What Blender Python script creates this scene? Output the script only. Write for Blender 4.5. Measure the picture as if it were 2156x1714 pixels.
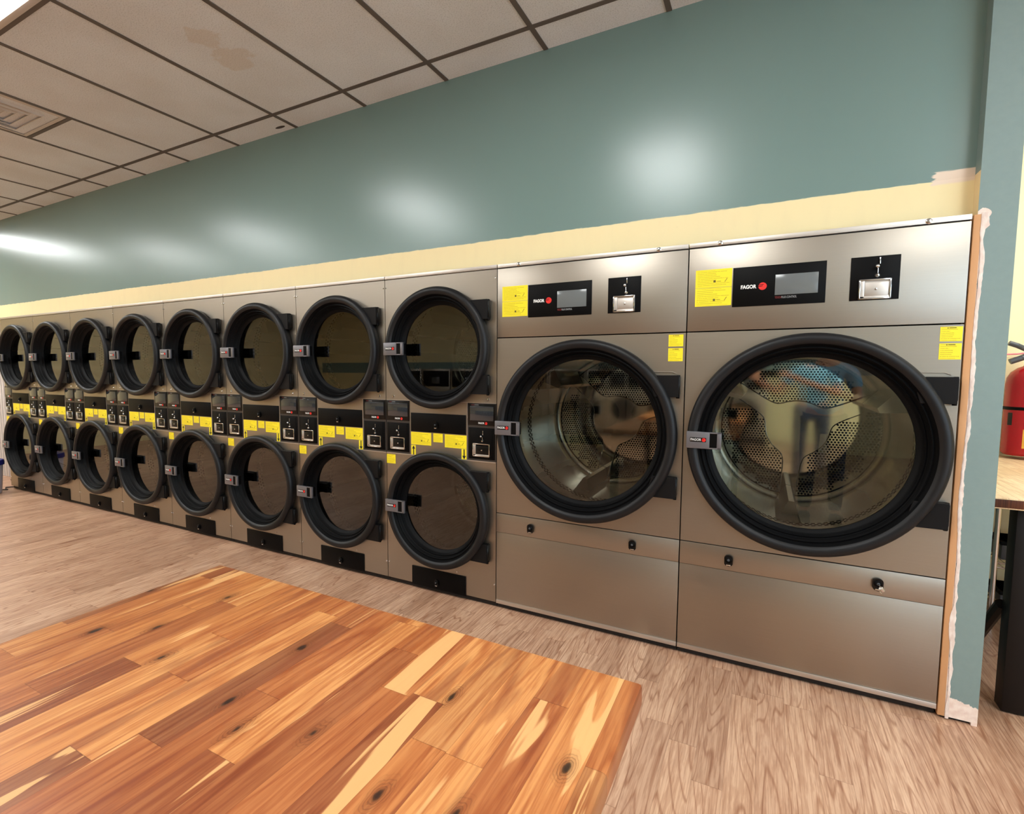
import bpy, bmesh, math, random
from mathutils import Vector, Matrix
random.seed(7)
PI = math.pi
for o in list(bpy.data.objects): bpy.data.objects.remove(o, do_unlink=True)
scn = bpy.context.scene
COL = scn.collection

# ------------------------------------------------------------------ camera
W, H = 2156, 1714
FPX, CX, CY = 1094.44, 1009.77, 865.34
yaw, pitch, roll = .5005, -.0779, .0021
fw = Vector((-math.sin(yaw)*math.cos(pitch), math.cos(yaw)*math.cos(pitch), math.sin(pitch)))
r0 = Vector((math.cos(yaw), math.sin(yaw), 0)); u0 = r0.cross(fw)
rt = r0*math.cos(roll)+u0*math.sin(roll); up = -r0*math.sin(roll)+u0*math.cos(roll)
cam = bpy.data.cameras.new('camera'); camo = bpy.data.objects.new('camera', cam); COL.objects.link(camo)
M = Matrix((( rt.x, up.x, -fw.x, 1.3111), (rt.y, up.y, -fw.y, -2.5975), (rt.z, up.z, -fw.z, 1.3701), (0,0,0,1)))
camo.matrix_world = M
cam.sensor_fit = 'HORIZONTAL'; cam.sensor_width = 36; cam.lens = FPX/W*36
cam.shift_x = (W/2-CX)/W; cam.shift_y = (CY-H/2)/W
cam.clip_start = .02
scn.camera = camo
# ------------------------------------------------------------------ light level
wd = bpy.data.worlds.new('world'); scn.world = wd; wd.use_nodes = True
wd.node_tree.nodes['Background'].inputs[0].default_value = (1, 1, 1, 1)
wd.node_tree.nodes['Background'].inputs[1].default_value = .25
LAMP_COLOR = (.97, 1, .99)
LAMP_POWER = 9.6
FILL_POWER = 1.7          # glow of an unseen panel added to brighten the ceiling
scn.view_settings.view_transform = 'Standard'
scn.view_settings.look = 'None'
scn.view_settings.gamma = 1
scn.view_settings.use_curve_mapping = False
scn.view_settings.exposure = 1.33

# ------------------------------------------------------------------ node helpers
def lin(c):
    return tuple((v/255/12.92 if v/255 <= .04045 else ((v/255+.055)/1.055)**2.4) for v in c[:3])+(1,)
class NT:
    def __init__(s, name):
        s.m = bpy.data.materials.new(name); s.m.use_nodes = True
        s.t = s.m.node_tree; s.n = s.t.nodes; s.l = s.t.links
        s.b = s.n['Principled BSDF']; s.out = s.n['Material Output']
    def put(s, i, v):
        if hasattr(v, 'is_linked') or isinstance(v, bpy.types.NodeSocket): s.l.new(v, i)
        else: i.default_value = v
    def node(s, ty, **k):
        n = s.n.new(ty)
        for a, b in k.items(): setattr(n, a, b)
        return n
    def m_(s, op, a, b=0, c=None):
        n = s.node('ShaderNodeMath', operation=op); s.put(n.inputs[0], a); s.put(n.inputs[1], b)
        if c is not None: s.put(n.inputs[2], c)
        return n.outputs[0]
    def xyz(s):
        tc = s.node('ShaderNodeTexCoord'); sp = s.node('ShaderNodeSeparateXYZ'); s.l.new(tc.outputs['Object'], sp.inputs[0])
        return sp.outputs[0], sp.outputs[1], sp.outputs[2]
    def uv(s):
        tc = s.node('ShaderNodeTexCoord'); sp = s.node('ShaderNodeSeparateXYZ'); s.l.new(tc.outputs['UV'], sp.inputs[0])
        return sp.outputs[0], sp.outputs[1]
    def vec(s, x, y, z=0.0):
        n = s.node('ShaderNodeCombineXYZ'); s.put(n.inputs[0], x); s.put(n.inputs[1], y); s.put(n.inputs[2], z); return n.outputs[0]
    def noise(s, v, scale, detail=2, rough=.5, dist=0):
        n = s.node('ShaderNodeTexNoise'); s.put(n.inputs['Vector'], v); n.inputs['Scale'].default_value = scale
        n.inputs['Detail'].default_value = detail; n.inputs['Roughness'].default_value = rough; n.inputs['Distortion'].default_value = dist
        return n.outputs['Fac']
    def white(s, v):
        n = s.node('ShaderNodeTexWhiteNoise', noise_dimensions='3D'); s.put(n.inputs['Vector'], v); return n.outputs['Value']
    def ramp(s, f, stops):
        n = s.node('ShaderNodeValToRGB'); e = n.color_ramp.elements
        while len(e) < len(stops): e.new(.5)
        for q, (p, c) in zip(e, stops): q.position = p; q.color = c
        s.l.new(f, n.inputs[0]); return n.outputs[0]
    def mix(s, f, a, b):
        n = s.node('ShaderNodeMix', data_type='RGBA'); s.put(n.inputs[0], f); s.put(n.inputs[6], a); s.put(n.inputs[7], b); return n.outputs[2]
    def mul(s, f, a, b):
        n = s.node('ShaderNodeMix', data_type='RGBA', blend_type='MULTIPLY'); s.put(n.inputs[0], f); s.put(n.inputs[6], a); s.put(n.inputs[7], b); return n.outputs[2]
    def step(s, a, lo, hi):
        n = s.node('ShaderNodeMapRange'); n.interpolation_type = 'SMOOTHSTEP'
        s.put(n.inputs[0], a); n.inputs[1].default_value = lo; n.inputs[2].default_value = hi
        return n.outputs[0]
    def bump(s, h, st, dist=.001):
        n = s.node('ShaderNodeBump'); s.put(n.inputs['Height'], h); n.inputs['Strength'].default_value = st
        n.inputs['Distance'].default_value = dist; s.l.new(n.outputs[0], s.b.inputs['Normal'])
    def base(s, v): s.put(s.b.inputs['Base Color'], v)
    def set(s, **k):
        for a, v in k.items(): s.put(s.b.inputs[a.replace('_', ' ')], v)

def simple(name, rgb, rough=.5, metal=0, spec=.5, aniso=0):
    s = NT(name); s.base(lin(rgb)); s.set(Roughness=rough, Metallic=metal); s.b.inputs['Specular IOR Level'].default_value = spec
    if aniso: s.b.inputs['Anisotropic'].default_value = aniso
    x, y, z = s.xyz()
    return s.m

MAT = {}
# teal wall with cream band low down
def wall_paint():
    s = NT('teal_over_cream_paint'); x, y, z = s.xyz()
    n1 = s.noise(s.vec(x, 0.0, z), 2.2, 3); n2 = s.noise(s.vec(s.m_('MULTIPLY', x, 6.0), 0.0, s.m_('MULTIPLY', z, 40.0)), 3, 3)
    edge = s.m_('ADD', z, s.m_('ADD', s.m_('MULTIPLY', s.m_('SUBTRACT', n1, .5), .016), s.m_('MULTIPLY', s.m_('SUBTRACT', n2, .5), .010)))
    f = s.step(edge, 2.098, 2.102)
    smear = s.noise(s.vec(s.m_('MULTIPLY', x, 3.0), 0.0, z), 5, 4)
    cream = s.mix(s.m_('MULTIPLY', s.step(smear, .45, .75), .4), lin((243, 224, 172)), lin((236, 217, 168)))
    spot = s.step(s.noise(s.vec(x, 0.0, z), 9, 2), .76, .80)
    cream = s.mix(s.m_('MULTIPLY', spot, .35), cream, lin((190, 172, 130)))
    # white filler patch in the corner by the end wall
    px = s.step(s.m_('ADD', x, s.m_('MULTIPLY', n2, .05)), 1.875, 1.885)
    pz = s.m_('MULTIPLY', s.step(edge, 2.082, 2.092), s.m_('SUBTRACT', 1.0, s.step(edge, 2.132, 2.138)))
    tealn = s.noise(s.vec(x, 0.0, z), 1.2, 4)
    teal = s.mix(tealn, lin((112, 137, 133)), lin((120, 144, 139)))
    c = s.mix(f, cream, teal)
    c = s.mix(s.m_('MULTIPLY', px, pz), c, lin((236, 214, 192)))
    s.base(c)
    s.set(Roughness=s.mix(f, (.6,)*3+(1,), (.27,)*3+(1,))); s.b.inputs['Specular IOR Level'].default_value = .58
    s.bump(s.noise(s.vec(x, 0.0, s.m_('MULTIPLY', z, .6)), 60, 3), .10, .002)
    return s.m
MAT['wall'] = wall_paint()
def teal_plain():
    s = NT('teal_end_wall_paint'); x, y, z = s.xyz()
    n = s.noise(s.vec(s.m_('MULTIPLY', x, 9.0), 0.0, z), 9, 4, .6); nb = s.noise(s.vec(x, y, z), 40, 4)
    teal = s.mix(nb, lin((122, 141, 138)), lin((130, 149, 145)))
    edge = s.m_('SUBTRACT', x, s.m_('ADD', s.m_('MULTIPLY', s.m_('SUBTRACT', n, .5), .030), s.m_('MULTIPLY', s.m_('SUBTRACT', nb, .5), .008)))
    pl = s.m_('SUBTRACT', 1.0, s.step(edge, 1.990, 1.9915))
    top = s.m_('SUBTRACT', 1.0, s.step(s.m_('ADD', z, s.m_('MULTIPLY', nb, .02)), 1.955, 1.96))
    base = s.m_('SUBTRACT', 1.0, s.step(s.m_('SUBTRACT', s.m_('ADD', z, s.m_('MULTIPLY', n, .03)), s.m_('MULTIPLY', s.m_('SUBTRACT', 2.085, x), .25)), .085, .088))
    knob = s.m_('LESS_THAN', s.m_('ADD', s.m_('POWER', s.m_('SUBTRACT', x, 1.993), 2.0), s.m_('MULTIPLY', s.m_('POWER', s.m_('SUBTRACT', z, 1.945), 2.0), 1.0)), s.m_('MULTIPLY', nb, .0009))
    f = s.m_('MAXIMUM', s.m_('MAXIMUM', s.m_('MULTIPLY', pl, top), base), knob)
    # cream stub in the return above the machines
    ret = s.m_('MULTIPLY', s.m_('LESS_THAN', x, 1.9756), s.m_('MULTIPLY', s.m_('LESS_THAN', z, 2.105), s.m_('GREATER_THAN', y, .0005)))
    plc = s.mix(s.step(nb, .3, .7), lin((232, 205, 190)), lin((246, 228, 214)))
    c = s.mix(f, teal, plc); c = s.mix(ret, c, lin((236, 212, 165)))
    s.base(c); s.set(Roughness=.55); s.bump(s.m_('ADD', nb, s.m_('MULTIPLY', f, s.m_('MULTIPLY', n, 2.0))), .2, .002); return s.m
MAT['teal'] = teal_plain()
def ceiling_tile():
    s = NT('speckled_ceiling_tile'); x, y, z = s.xyz()
    v = s.vec(x, y, 0.0); n = s.noise(v, 160, 3, .7); big = s.noise(v, 1.6, 3)
    c = s.mix(s.step(n, .36, .5), lin((200, 204, 206)), lin((226, 230, 233)))
    c = s.mul(s.step(big, .3, .7), c, lin((244, 240, 236)))
    # old water stain
    def blob(cx, cy, rx, ry, e=.35):
        a = s.m_('POWER', s.m_('DIVIDE', s.m_('SUBTRACT', x, cx), rx), 2.0); b = s.m_('POWER', s.m_('DIVIDE', s.m_('SUBTRACT', y, cy), ry), 2.0)
        d = s.m_('ADD', s.m_('ADD', a, b), s.m_('MULTIPLY', s.m_('SUBTRACT', s.noise(v, 14, 4), .5), 3.0))
        return s.m_('SUBTRACT', 1.0, s.step(d, .6, 1.1))
    st = s.m_('MAXIMUM', blob(*STAIN_A), blob(*STAIN_B))
    c = s.mix(s.m_('MULTIPLY', st, .3), c, lin((190, 165, 128)))
    a = s.m_('ADD', s.m_('POWER', s.m_('DIVIDE', s.m_('SUBTRACT', x, MARK[0]), .045), 2.0), s.m_('POWER', s.m_('DIVIDE', s.m_('SUBTRACT', y, MARK[1]), .014), 2.0))
    c = s.mix(s.m_('LESS_THAN', a, 1.0), c, lin((70, 62, 56)))
    s.base(c); s.set(Roughness=.9); s.bump(n, .5, .003); return s.m
CZ = 3.037
def on_z(px, py, Z):
    d = fw+rt*((px-CX)/FPX)-up*((py-CY)/FPX); o = Vector((1.3111, -2.5975, 1.3701)); return o+d*((Z-o.z)/d.z)
_a, _b, _m = on_z(495, 125, CZ), on_z(430, 80, CZ), on_z(590, 268, CZ)
STAIN_A = (_a.x, _a.y, .13, .10); STAIN_B = (_b.x, _b.y, .09, .08); MARK = (_m.x, _m.y)
MAT['ceiling'] = ceiling_tile()
MAT['tee'] = simple('brown_grid_bar', (92, 82, 74), .6)

def planks(name, w, L, stops, grain, rough, knots=False, joint=.0012, cathedral=22, streak=None, bumpk=.15):
    s = NT(name); x, y, z = s.xyz()
    i = s.m_('FLOOR', s.m_('DIVIDE', x, w)); fx = s.m_('FRACT', s.m_('DIVIDE', x, w))
    ro = s.white(s.vec(i, 3.3, 0.0)); rl = s.m_('ADD', s.m_('MULTIPLY', s.white(s.vec(i, 9.1, 0.0)), .5), .75)
    yy = s.m_('ADD', s.m_('DIVIDE', y, s.m_('MULTIPLY', rl, L)), s.m_('MULTIPLY', ro, 7.0))
    j = s.m_('FLOOR', yy); fy = s.m_('FRACT', yy)
    r1 = s.white(s.vec(i, j, 1.0)); r2 = s.white(s.vec(i, j, 2.0)); r3 = s.white(s.vec(i, j, 3.0))
    gx = s.m_('ADD', x, s.m_('MULTIPLY', r1, 13.0)); gy = s.m_('ADD', y, s.m_('MULTIPLY', r2, 31.0))
    base = s.ramp(r1, stops)
    # broad contour figure
    figy = s.m_('MULTIPLY', gy, .09 if not streak else .10)
    n = s.noise(s.vec(gx, figy, r3), 9 if not streak else 12, 1, .4, .1)
    fig = s.m_('ABSOLUTE', s.m_('SUBTRACT', s.m_('FRACT', s.m_('MULTIPLY', n, float(cathedral))), .5))
    fine = s.noise(s.vec(s.m_('MULTIPLY', gx, 1.0), s.m_('MULTIPLY', gy, .025), r3), 200, 3, .6)
    fine2 = s.noise(s.vec(gx, s.m_('MULTIPLY', gy, .12), r3), 60, 3, .6)
    c = s.mul(s.m_('MULTIPLY', s.step(fig, .36, .5), grain[0]), base, grain[2])
    c = s.mul(s.m_('MULTIPLY', s.step(fine, .42, .62), grain[1]), c, grain[2])
    c = s.mul(s.m_('MULTIPLY', s.step(fine2, .45, .6), grain[1]*.8), c, grain[2])
    if streak:
        sn = s.noise(s.vec(gx, s.m_('MULTIPLY', gy, .07), s.m_('MULTIPLY', r3, 9.0)), 24, 3, .55, .7)
        c = s.mix(s.m_('MULTIPLY', s.step(sn, .60, .63), .85), c, streak[0])
        c = s.mix(s.m_('MULTIPLY', s.m_('SUBTRACT', 1.0, s.step(sn, .34, .44)), .6), c, streak[1])
    if knots:
        vo = s.node('ShaderNodeTexVoronoi', feature='F1'); vo.inputs['Scale'].default_value = 1.0
        wv = s.vec(s.m_('MULTIPLY', x, 10.0), s.m_('MULTIPLY', y, 4.6), 0.0); vo.voronoi_dimensions = '2D'
        s.l.new(wv, vo.inputs['Vector'])
        sp = s.node('ShaderNodeSeparateXYZ'); s.l.new(vo.outputs['Color'], sp.inputs[0])
        d = vo.outputs['Distance']; on = s.m_('GREATER_THAN', sp.outputs[0], .48)
        wob = s.m_('ADD', d, s.m_('MULTIPLY', s.m_('SUBTRACT', s.noise(s.vec(x, s.m_('MULTIPLY', y, .3), 0.0), 70, 3), .5), .12))
        halo = s.m_('MULTIPLY', on, s.m_('SUBTRACT', 1.0, s.step(wob, .06, .2)))
        core = s.m_('MULTIPLY', on, s.m_('SUBTRACT', 1.0, s.step(wob, .015, .07)))
        rings = s.m_('MULTIPLY', halo, s.step(s.m_('ABSOLUTE', s.m_('SUBTRACT', s.m_('FRACT', s.m_('MULTIPLY', wob, 32.0)), .5)), .25, .45))
        c = s.mix(s.m_('MULTIPLY', halo, .45), c, lin((120, 62, 30)))
        c = s.mix(s.m_('MULTIPLY', rings, .5), c, lin((92, 46, 24)))
        c = s.mix(s.m_('MULTIPLY', core, .95), c, lin((34, 16, 8)))
    ex = s.m_('MINIMUM', fx, s.m_('SUBTRACT', 1.0, fx)); ey = s.m_('MINIMUM', fy, s.m_('SUBTRACT', 1.0, fy))
    jx = s.m_('LESS_THAN', s.m_('MULTIPLY', ex, w), joint*.5); jy = s.m_('LESS_THAN', s.m_('MULTIPLY', ey, L), joint)
    jj = s.m_('MAXIMUM', jx, jy)
    c = s.mul(s.m_('MULTIPLY', jj, .45), c, lin((140, 110, 90)))
    s.base(c)
    s.set(Roughness=s.m_('ADD', rough, s.m_('MULTIPLY', fine, .12)))
    s.bump(s.m_('SUBTRACT', s.m_('MULTIPLY', s.step(fine, .4, .6), -.3), jj), bumpk, .001)
    return s.m
MAT['floor'] = planks('oak_strip_floor', .0955, .75,
    [(0, lin((186, 148, 121))), (.35, lin((198, 159, 131))), (.7, lin((205, 167, 138))), (1, lin((212, 175, 146)))],
    (.62, .4, lin((186, 150, 126))), .30, cathedral=15, bumpk=.10)
MAT['butcher'] = planks('acacia_butcher_block', .0555, .42,
    [(0, lin((136, 76, 44))), (.25, lin((172, 106, 60))), (.6, lin((190, 124, 70))), (.85, lin((206, 146, 88))), (1, lin((124, 68, 42)))],
    (.5, .45, lin((196, 140, 100))), .28, knots=True, joint=.0006, cathedral=7,
    streak=(lin((216, 164, 106)), lin((124, 62, 36))), bumpk=.03)
MAT['maple'] = planks('pale_butcher_block', .06, .5,
    [(0, lin((234, 200, 158))), (.5, lin((242, 212, 172))), (1, lin((248, 222, 184)))],
    (.4, .3, lin((210, 180, 150))), .35, cathedral=6, bumpk=.03)
MAT['block_edge'] = planks('dark_block_edge', .05, .4, [(0, lin((96, 48, 26))), (1, lin((130, 70, 38)))], (.5, .5, lin((150, 110, 90))), .4)

def steel(name, rgb, rough=.33, aniso=.6, brush=1.0, dir='x'):
    s = NT(name); x, y, z = s.xyz()
    v = s.vec(s.m_('MULTIPLY', x, 1.2), 0.0, s.m_('MULTIPLY', z, 260.0)) if dir == 'x' else s.vec(s.m_('MULTIPLY', x, 260.0), 0.0, s.m_('MULTIPLY', z, 1.2))
    n = s.noise(v, 3, 3, .6); big = s.noise(s.vec(s.m_('MULTIPLY', x, .8), 0.0, s.m_('MULTIPLY', z, 3.0)), 1.6, 3)
    c = s.mix(n, lin(rgb), lin(tuple(min(255, q*1.06) for q in rgb)))
    s.base(c); s.set(Metallic=1.0, Roughness=s.m_('ADD', rough-.03, s.m_('MULTIPLY', big, .08)))
    s.b.inputs['Anisotropic'].default_value = aniso
    s.bump(n, .05*brush, .0006)
    return s.m
MAT['steel'] = steel('brushed_stainless', (160, 152, 141), .40, 0)
MAT['trim_steel'] = steel('light_stainless', (200, 192, 184), .46, 0)
MAT['drum'] = steel('drum_stainless', (160, 157, 148), .26, 0, .5)
MAT['mirror'] = steel('polished_stainless', (196, 194, 182), .05, 0, .25)
MAT['chrome'] = simple('chrome', (215, 215, 215), .12, 1)
MAT['rubber'] = simple('black_door_plastic', (19, 19, 21), .46, spec=.32)
MAT['rubber2'] = simple('black_inner_gasket', (5, 5, 6), .55, spec=.14)
MAT['hinge'] = simple('black_hinge_metal', (13, 11, 11), .6, spec=.2)
MAT['black'] = simple('black_panel', (5, 4, 4), .5, spec=.12)
MAT['blackg'] = simple('black_gloss', (7, 6, 6), .3, spec=.3)
MAT['panelbrown'] = simple('dark_bronze_plate', (52, 46, 42), .42)
MAT['dark'] = simple('dark_void', (6, 6, 6), .9, spec=.1)
MAT['latch'] = simple('grey_metal_latch', (118, 116, 120), .4, .5)
MAT['screen'] = simple('grey_screen', (40, 46, 52), .10, spec=1.0)
MAT['screen_big'] = simple('grey_lcd', (108, 112, 112), .16)
MAT['white'] = simple('white_print', (238, 236, 232), .5)
MAT['red'] = simple('red_print', (226, 40, 34), .45)
MAT['darkred'] = simple('dark_red_print', (120, 24, 24), .5)
MAT['greyprint'] = simple('grey_print', (150, 150, 150), .5)
MAT['olive'] = simple('dark_print_on_yellow', (96, 84, 20), .6)
MAT['yellowplain'] = simple('yellow_vinyl', (246, 222, 40), .5)
MAT['ink'] = simple('black_ink', (22, 18, 14), .6)
MAT['cream'] = simple('cream_wall_paint', (238, 220, 168), .6)
MAT['cream2'] = simple('pale_cream_wall_paint', (250, 236, 190), .6)
MAT['whitepaint'] = simple('white_door_paint', (214, 206, 200), .5)
MAT['rawwood'] = simple('raw_wood_edge', (206, 152, 104), .7)
def plaster():
    s = NT('rough_filler'); x, y, z = s.xyz(); n = s.noise(s.vec(x, y, s.m_('MULTIPLY', z, .5)), 70, 4)
    s.base(s.mix(s.step(n, .3, .7), lin((228, 206, 194)), lin((246, 232, 222)))); s.set(Roughness=.8); s.bump(n, .5, .003); return s.m
MAT['plaster'] = plaster()
MAT['extred'] = simple('glossy_red_enamel', (176, 14, 26), .22)
MAT['pink'] = simple('pink_tag', (230, 120, 130), .5)
MAT['paperyellow'] = simple('yellow_paper', (236, 172, 60), .6)
MAT['bluelid'] = simple('dark_blue_plastic', (28, 32, 110), .35)
MAT['bucket'] = simple('white_plastic', (190, 188, 200), .4)
MAT['blackmetal'] = simple('black_powder_coat', (18, 12, 10), .5, spec=.25)
MAT['ventmetal'] = simple('off_white_vent_metal', (196, 184, 172), .45)
MAT['cord'] = simple('dark_cord', (38, 28, 24), .6)
MAT['shadowgap'] = simple('dark_plinth', (34, 26, 22), .8)
MAT['tealband'] = simple('teal_band_paint', (120, 144, 139), .45)
MAT['greyplastic'] = simple('grey_cover', (70, 72, 76), .4)

def sticker_mat(name, rows, seed, dens=.34):
    s = NT(name); u, v = s.uv()
    vr = s.m_('MULTIPLY', v, float(rows)); row = s.m_('FLOOR', vr); f = s.m_('FRACT', vr)
    band = s.m_('MULTIPLY', s.m_('GREATER_THAN', f, .30), s.m_('LESS_THAN', f, .66))
    n = s.noise(s.vec(s.m_('MULTIPLY', u, 46.0), s.m_('MULTIPLY', row, 7.7), seed), 1, 1)
    length = s.m_('ADD', .45, s.m_('MULTIPLY', s.white(s.vec(row, seed, 0.0)), .6))
    inside = s.m_('MULTIPLY', s.m_('MULTIPLY', s.m_('GREATER_THAN', u, .05), s.m_('LESS_THAN', u, s.m_('MINIMUM', length, .95))),
                  s.m_('MULTIPLY', s.m_('GREATER_THAN', v, .05), s.m_('LESS_THAN', v, .95)))
    f = s.m_('MULTIPLY', s.m_('MULTIPLY', band, s.m_('GREATER_THAN', n, dens)), inside)
    s.base(s.mix(s.m_('MULTIPLY', f, .5), lin((252, 228, 38)), lin((150, 126, 14))))
    s.set(Roughness=.45); return s.m
MAT['st_a'] = sticker_mat('yellow_notice', 11, 1.0)
MAT['st_b'] = sticker_mat('yellow_notice_two', 10, 5.0)
MAT['st_w'] = sticker_mat('yellow_warning', 8, 9.0, .35)
MAT['st_s'] = sticker_mat('yellow_small_notice', 9, 12.0)

def glass_mat(name, tint, ior):
    s = NT(name); s.n.remove(s.b)
    tr = s.node('ShaderNodeBsdfTransparent'); tr.inputs[0].default_value = tint+(1,)
    gl = s.node('ShaderNodeBsdfGlossy'); gl.inputs['Roughness'].default_value = .015; gl.inputs['Color'].default_value = (1, 1, 1, 1)
    fr = s.node('ShaderNodeFresnel'); fr.inputs[0].default_value = ior
    mx = s.node('ShaderNodeMixShader'); s.l.new(fr.outputs[0], mx.inputs[0]); s.l.new(tr.outputs[0], mx.inputs[1]); s.l.new(gl.outputs[0], mx.inputs[2])
    s.l.new(mx.outputs[0], s.out.inputs['Surface']); return s.m
MAT['glass'] = glass_mat('door_glass', (.86, .87, .84), 1.6)
MAT['glass_dark'] = glass_mat('smoked_door_glass', (.40, .41, .39), 1.75)
def lamp_mat():
    s = NT('lamp_lens'); s.base((.9, .9, .9, 1)); s.b.inputs['Emission Color'].default_value = LAMP_COLOR+(1,)
    s.b.inputs['Emission Strength'].default_value = LAMP_POWER; return s.m
MAT['lamp'] = lamp_mat()
def fill_glow_mat():
    s = NT('fill_panel_glow'); s.base((.8, .9, 1, 1)); s.b.inputs['Emission Color'].default_value = (.62, .82, 1, 1); s.b.inputs['Emission Strength'].default_value = FILL_POWER; return s.m  # cool emission for the added fill panel
MAT['fill_glow'] = fill_glow_mat()

# ------------------------------------------------------------------ mesh builder
class MB:
    def __init__(s, ox=0, oy=0, oz=0): s.v = []; s.f = []; s.mi = []; s.mats = []; s.o = (ox, oy, oz); s.uv = {}
    def mat(s, m):
        m = MAT[m] if isinstance(m, str) else m
        if m not in s.mats: s.mats.append(m)
        return s.mats.index(m)
    def add(s, vs, fs, m):
        b = len(s.v); k = s.mat(m); ox, oy, oz = s.o
        s.v += [(p[0]-ox, p[1]-oy, p[2]-oz) for p in vs]
        for f in fs: s.f.append(tuple(b+i for i in f)); s.mi.append(k)
        return s
    def box(s, x0, x1, y0, y1, z0, z1, m, bev=0):
        if x0 > x1: x0, x1 = x1, x0
        if y0 > y1: y0, y1 = y1, y0
        if z0 > z1: z0, z1 = z1, z0
        if bev <= 0:
            vs = [(x, y, z) for x in (x0, x1) for y in (y0, y1) for z in (z0, z1)]
            return s.add(vs, [(0,1,3,2), (4,6,7,5), (0,4,5,1), (2,3,7,6), (0,2,6,4), (1,5,7,3)], m)
        bm = bmesh.new(); bmesh.ops.create_cube(bm, size=1)
        for v in bm.verts: v.co = Vector(((x0+x1)/2+v.co.x*(x1-x0), (y0+y1)/2+v.co.y*(y1-y0), (z0+z1)/2+v.co.z*(z1-z0)))
        bmesh.ops.bevel(bm, geom=bm.edges[:], offset=bev, segments=2, affect='EDGES', profile=.5)
        bm.verts.index_update(); vs = [tuple(v.co) for v in bm.verts]; fs = [tuple(v.index for v in f.verts) for f in bm.faces]; bm.free()
        return s.add(vs, fs, m)
    def lathe(s, cx, cz, prof, m, n=72, a0=0, a1=2*PI, axis='y', cy=0):
        """revolve (r, t) profile; axis y: t is world y; axis z: t is world z"""
        closed = abs(a1-a0-2*PI) < 1e-6; k = n if closed else n+1; vs = []; fs = []
        for i in range(k):
            a = a0+(a1-a0)*i/n
            for r, t in prof:
                vs.append((cx+r*math.cos(a), t, cz+r*math.sin(a)) if axis == 'y' else (cx+r*math.cos(a), cy+r*math.sin(a), t))
        P = len(prof)
        for i in range(n):
            a = i*P; b = ((i+1) % k)*P
            for j in range(P-1):
                f = (a+j, a+j+1, b+j+1, b+j); fs.append(f if axis == 'y' else f[::-1])
        return s.add(vs, fs, m)
    def disc(s, cx, y, cz, r, m, n=48, axis='y'):
        vs = [(cx+r*math.cos(2*PI*i/n), y, cz+r*math.sin(2*PI*i/n)) for i in range(n)]
        return s.add(vs, [tuple(range(n))], m)
    def cyl(s, p0, p1, r, m, n=12, r1=None):
        p0 = Vector(p0); p1 = Vector(p1); d = (p1-p0).normalized(); a = d.orthogonal().normalized(); b = d.cross(a); r1 = r if r1 is None else r1
        vs = []
        for i in range(n):
            t = 2*PI*i/n; e = a*math.cos(t)+b*math.sin(t); vs += [tuple(p0+e*r), tuple(p1+e*r1)]
        fs = [(2*i, 2*((i+1) % n), 2*((i+1) % n)+1, 2*i+1) for i in range(n)]
        fs += [tuple(2*i for i in range(n))[::-1], tuple(2*i+1 for i in range(n))]
        return s.add(vs, fs, m)
    def ball(s, c, r, m, n=12):
        vs = []; fs = []; k = n//2
        rr = r if isinstance(r, tuple) else (r, r, r)
        for i in range(k+1):
            p = PI*i/k
            for j in range(n):
                t = 2*PI*j/n; vs.append((c[0]+rr[0]*math.sin(p)*math.cos(t), c[1]+rr[1]*math.sin(p)*math.sin(t), c[2]+rr[2]*math.cos(p)))
        for i in range(k):
            for j in range(n): fs.append((i*n+j, (i+1)*n+j, (i+1)*n+(j+1) % n, i*n+(j+1) % n))
        return s.add(vs, fs, m)
    def tube(s, pts, r, m, n=8):
        for a, b in zip(pts, pts[1:]): s.cyl(a, b, r, m, n)
        for p in pts[1:-1]: s.ball(p, r, m, 8)
        return s
    def poly(s, pts, y0, y1, m):
        """prism of an XZ outline (counter-clockwise seen from the front, -y)"""
        n = len(pts); vs = [(x, y0, z) for x, z in pts]+[(x, y1, z) for x, z in pts]
        fs = [tuple(range(n)), tuple(range(n, 2*n))[::-1]]+[(i, i+n, (i+1) % n+n, (i+1) % n) for i in range(n)]
        return s.add(vs, fs, m)
    def holeplate(s, x0, x1, z0, z1, cx, cz, r, y0, y1, m, n=72):
        angs = [2*PI*i/n for i in range(n)]
        for X, Z in ((x0, z0), (x1, z0), (x1, z1), (x0, z1)): angs.append(math.atan2(Z-cz, X-cx) % (2*PI))
        angs = sorted(set(round(a, 6) for a in angs)); k = len(angs); vs = []
        for a in angs:
            c, t = math.cos(a), math.sin(a); d = 1e9
            if c > 1e-9: d = min(d, (x1-cx)/c)
            if c < -1e-9: d = min(d, (x0-cx)/c)
            if t > 1e-9: d = min(d, (z1-cz)/t)
            if t < -1e-9: d = min(d, (z0-cz)/t)
            vs += [(cx+r*c, y0, cz+r*t), (cx+d*c, y0, cz+d*t), (cx+r*c, y1, cz+r*t), (cx+d*c, y1, cz+d*t)]
        fs = []
        for i in range(k):
            a = 4*i; b = 4*((i+1) % k)
            fs += [(a, a+1, b+1, b), (a+1, a+3, b+3, b+1), (a, b, b+2, a+2)]
        return s.add(vs, fs, m)
    def text(s, body, x, z, size, y, m, align='LEFT', bold=0, squeeze=1, fit=None):
        cu = bpy.data.curves.new('t', 'FONT'); cu.body = body; cu.size = size; cu.extrude = .0004; cu.offset = bold; cu.resolution_u = 3
        cu.align_x = align; cu.align_y = 'CENTER'
        o = bpy.data.objects.new('t', cu); COL.objects.link(o); dg = bpy.context.evaluated_depsgraph_get(); dg.update()
        me = o.evaluated_get(dg).to_mesh()
        if fit:
            lo = min(v.co.x for v in me.vertices); hi = max(v.co.x for v in me.vertices); squeeze = fit/(hi-lo); x -= lo*squeeze
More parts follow.
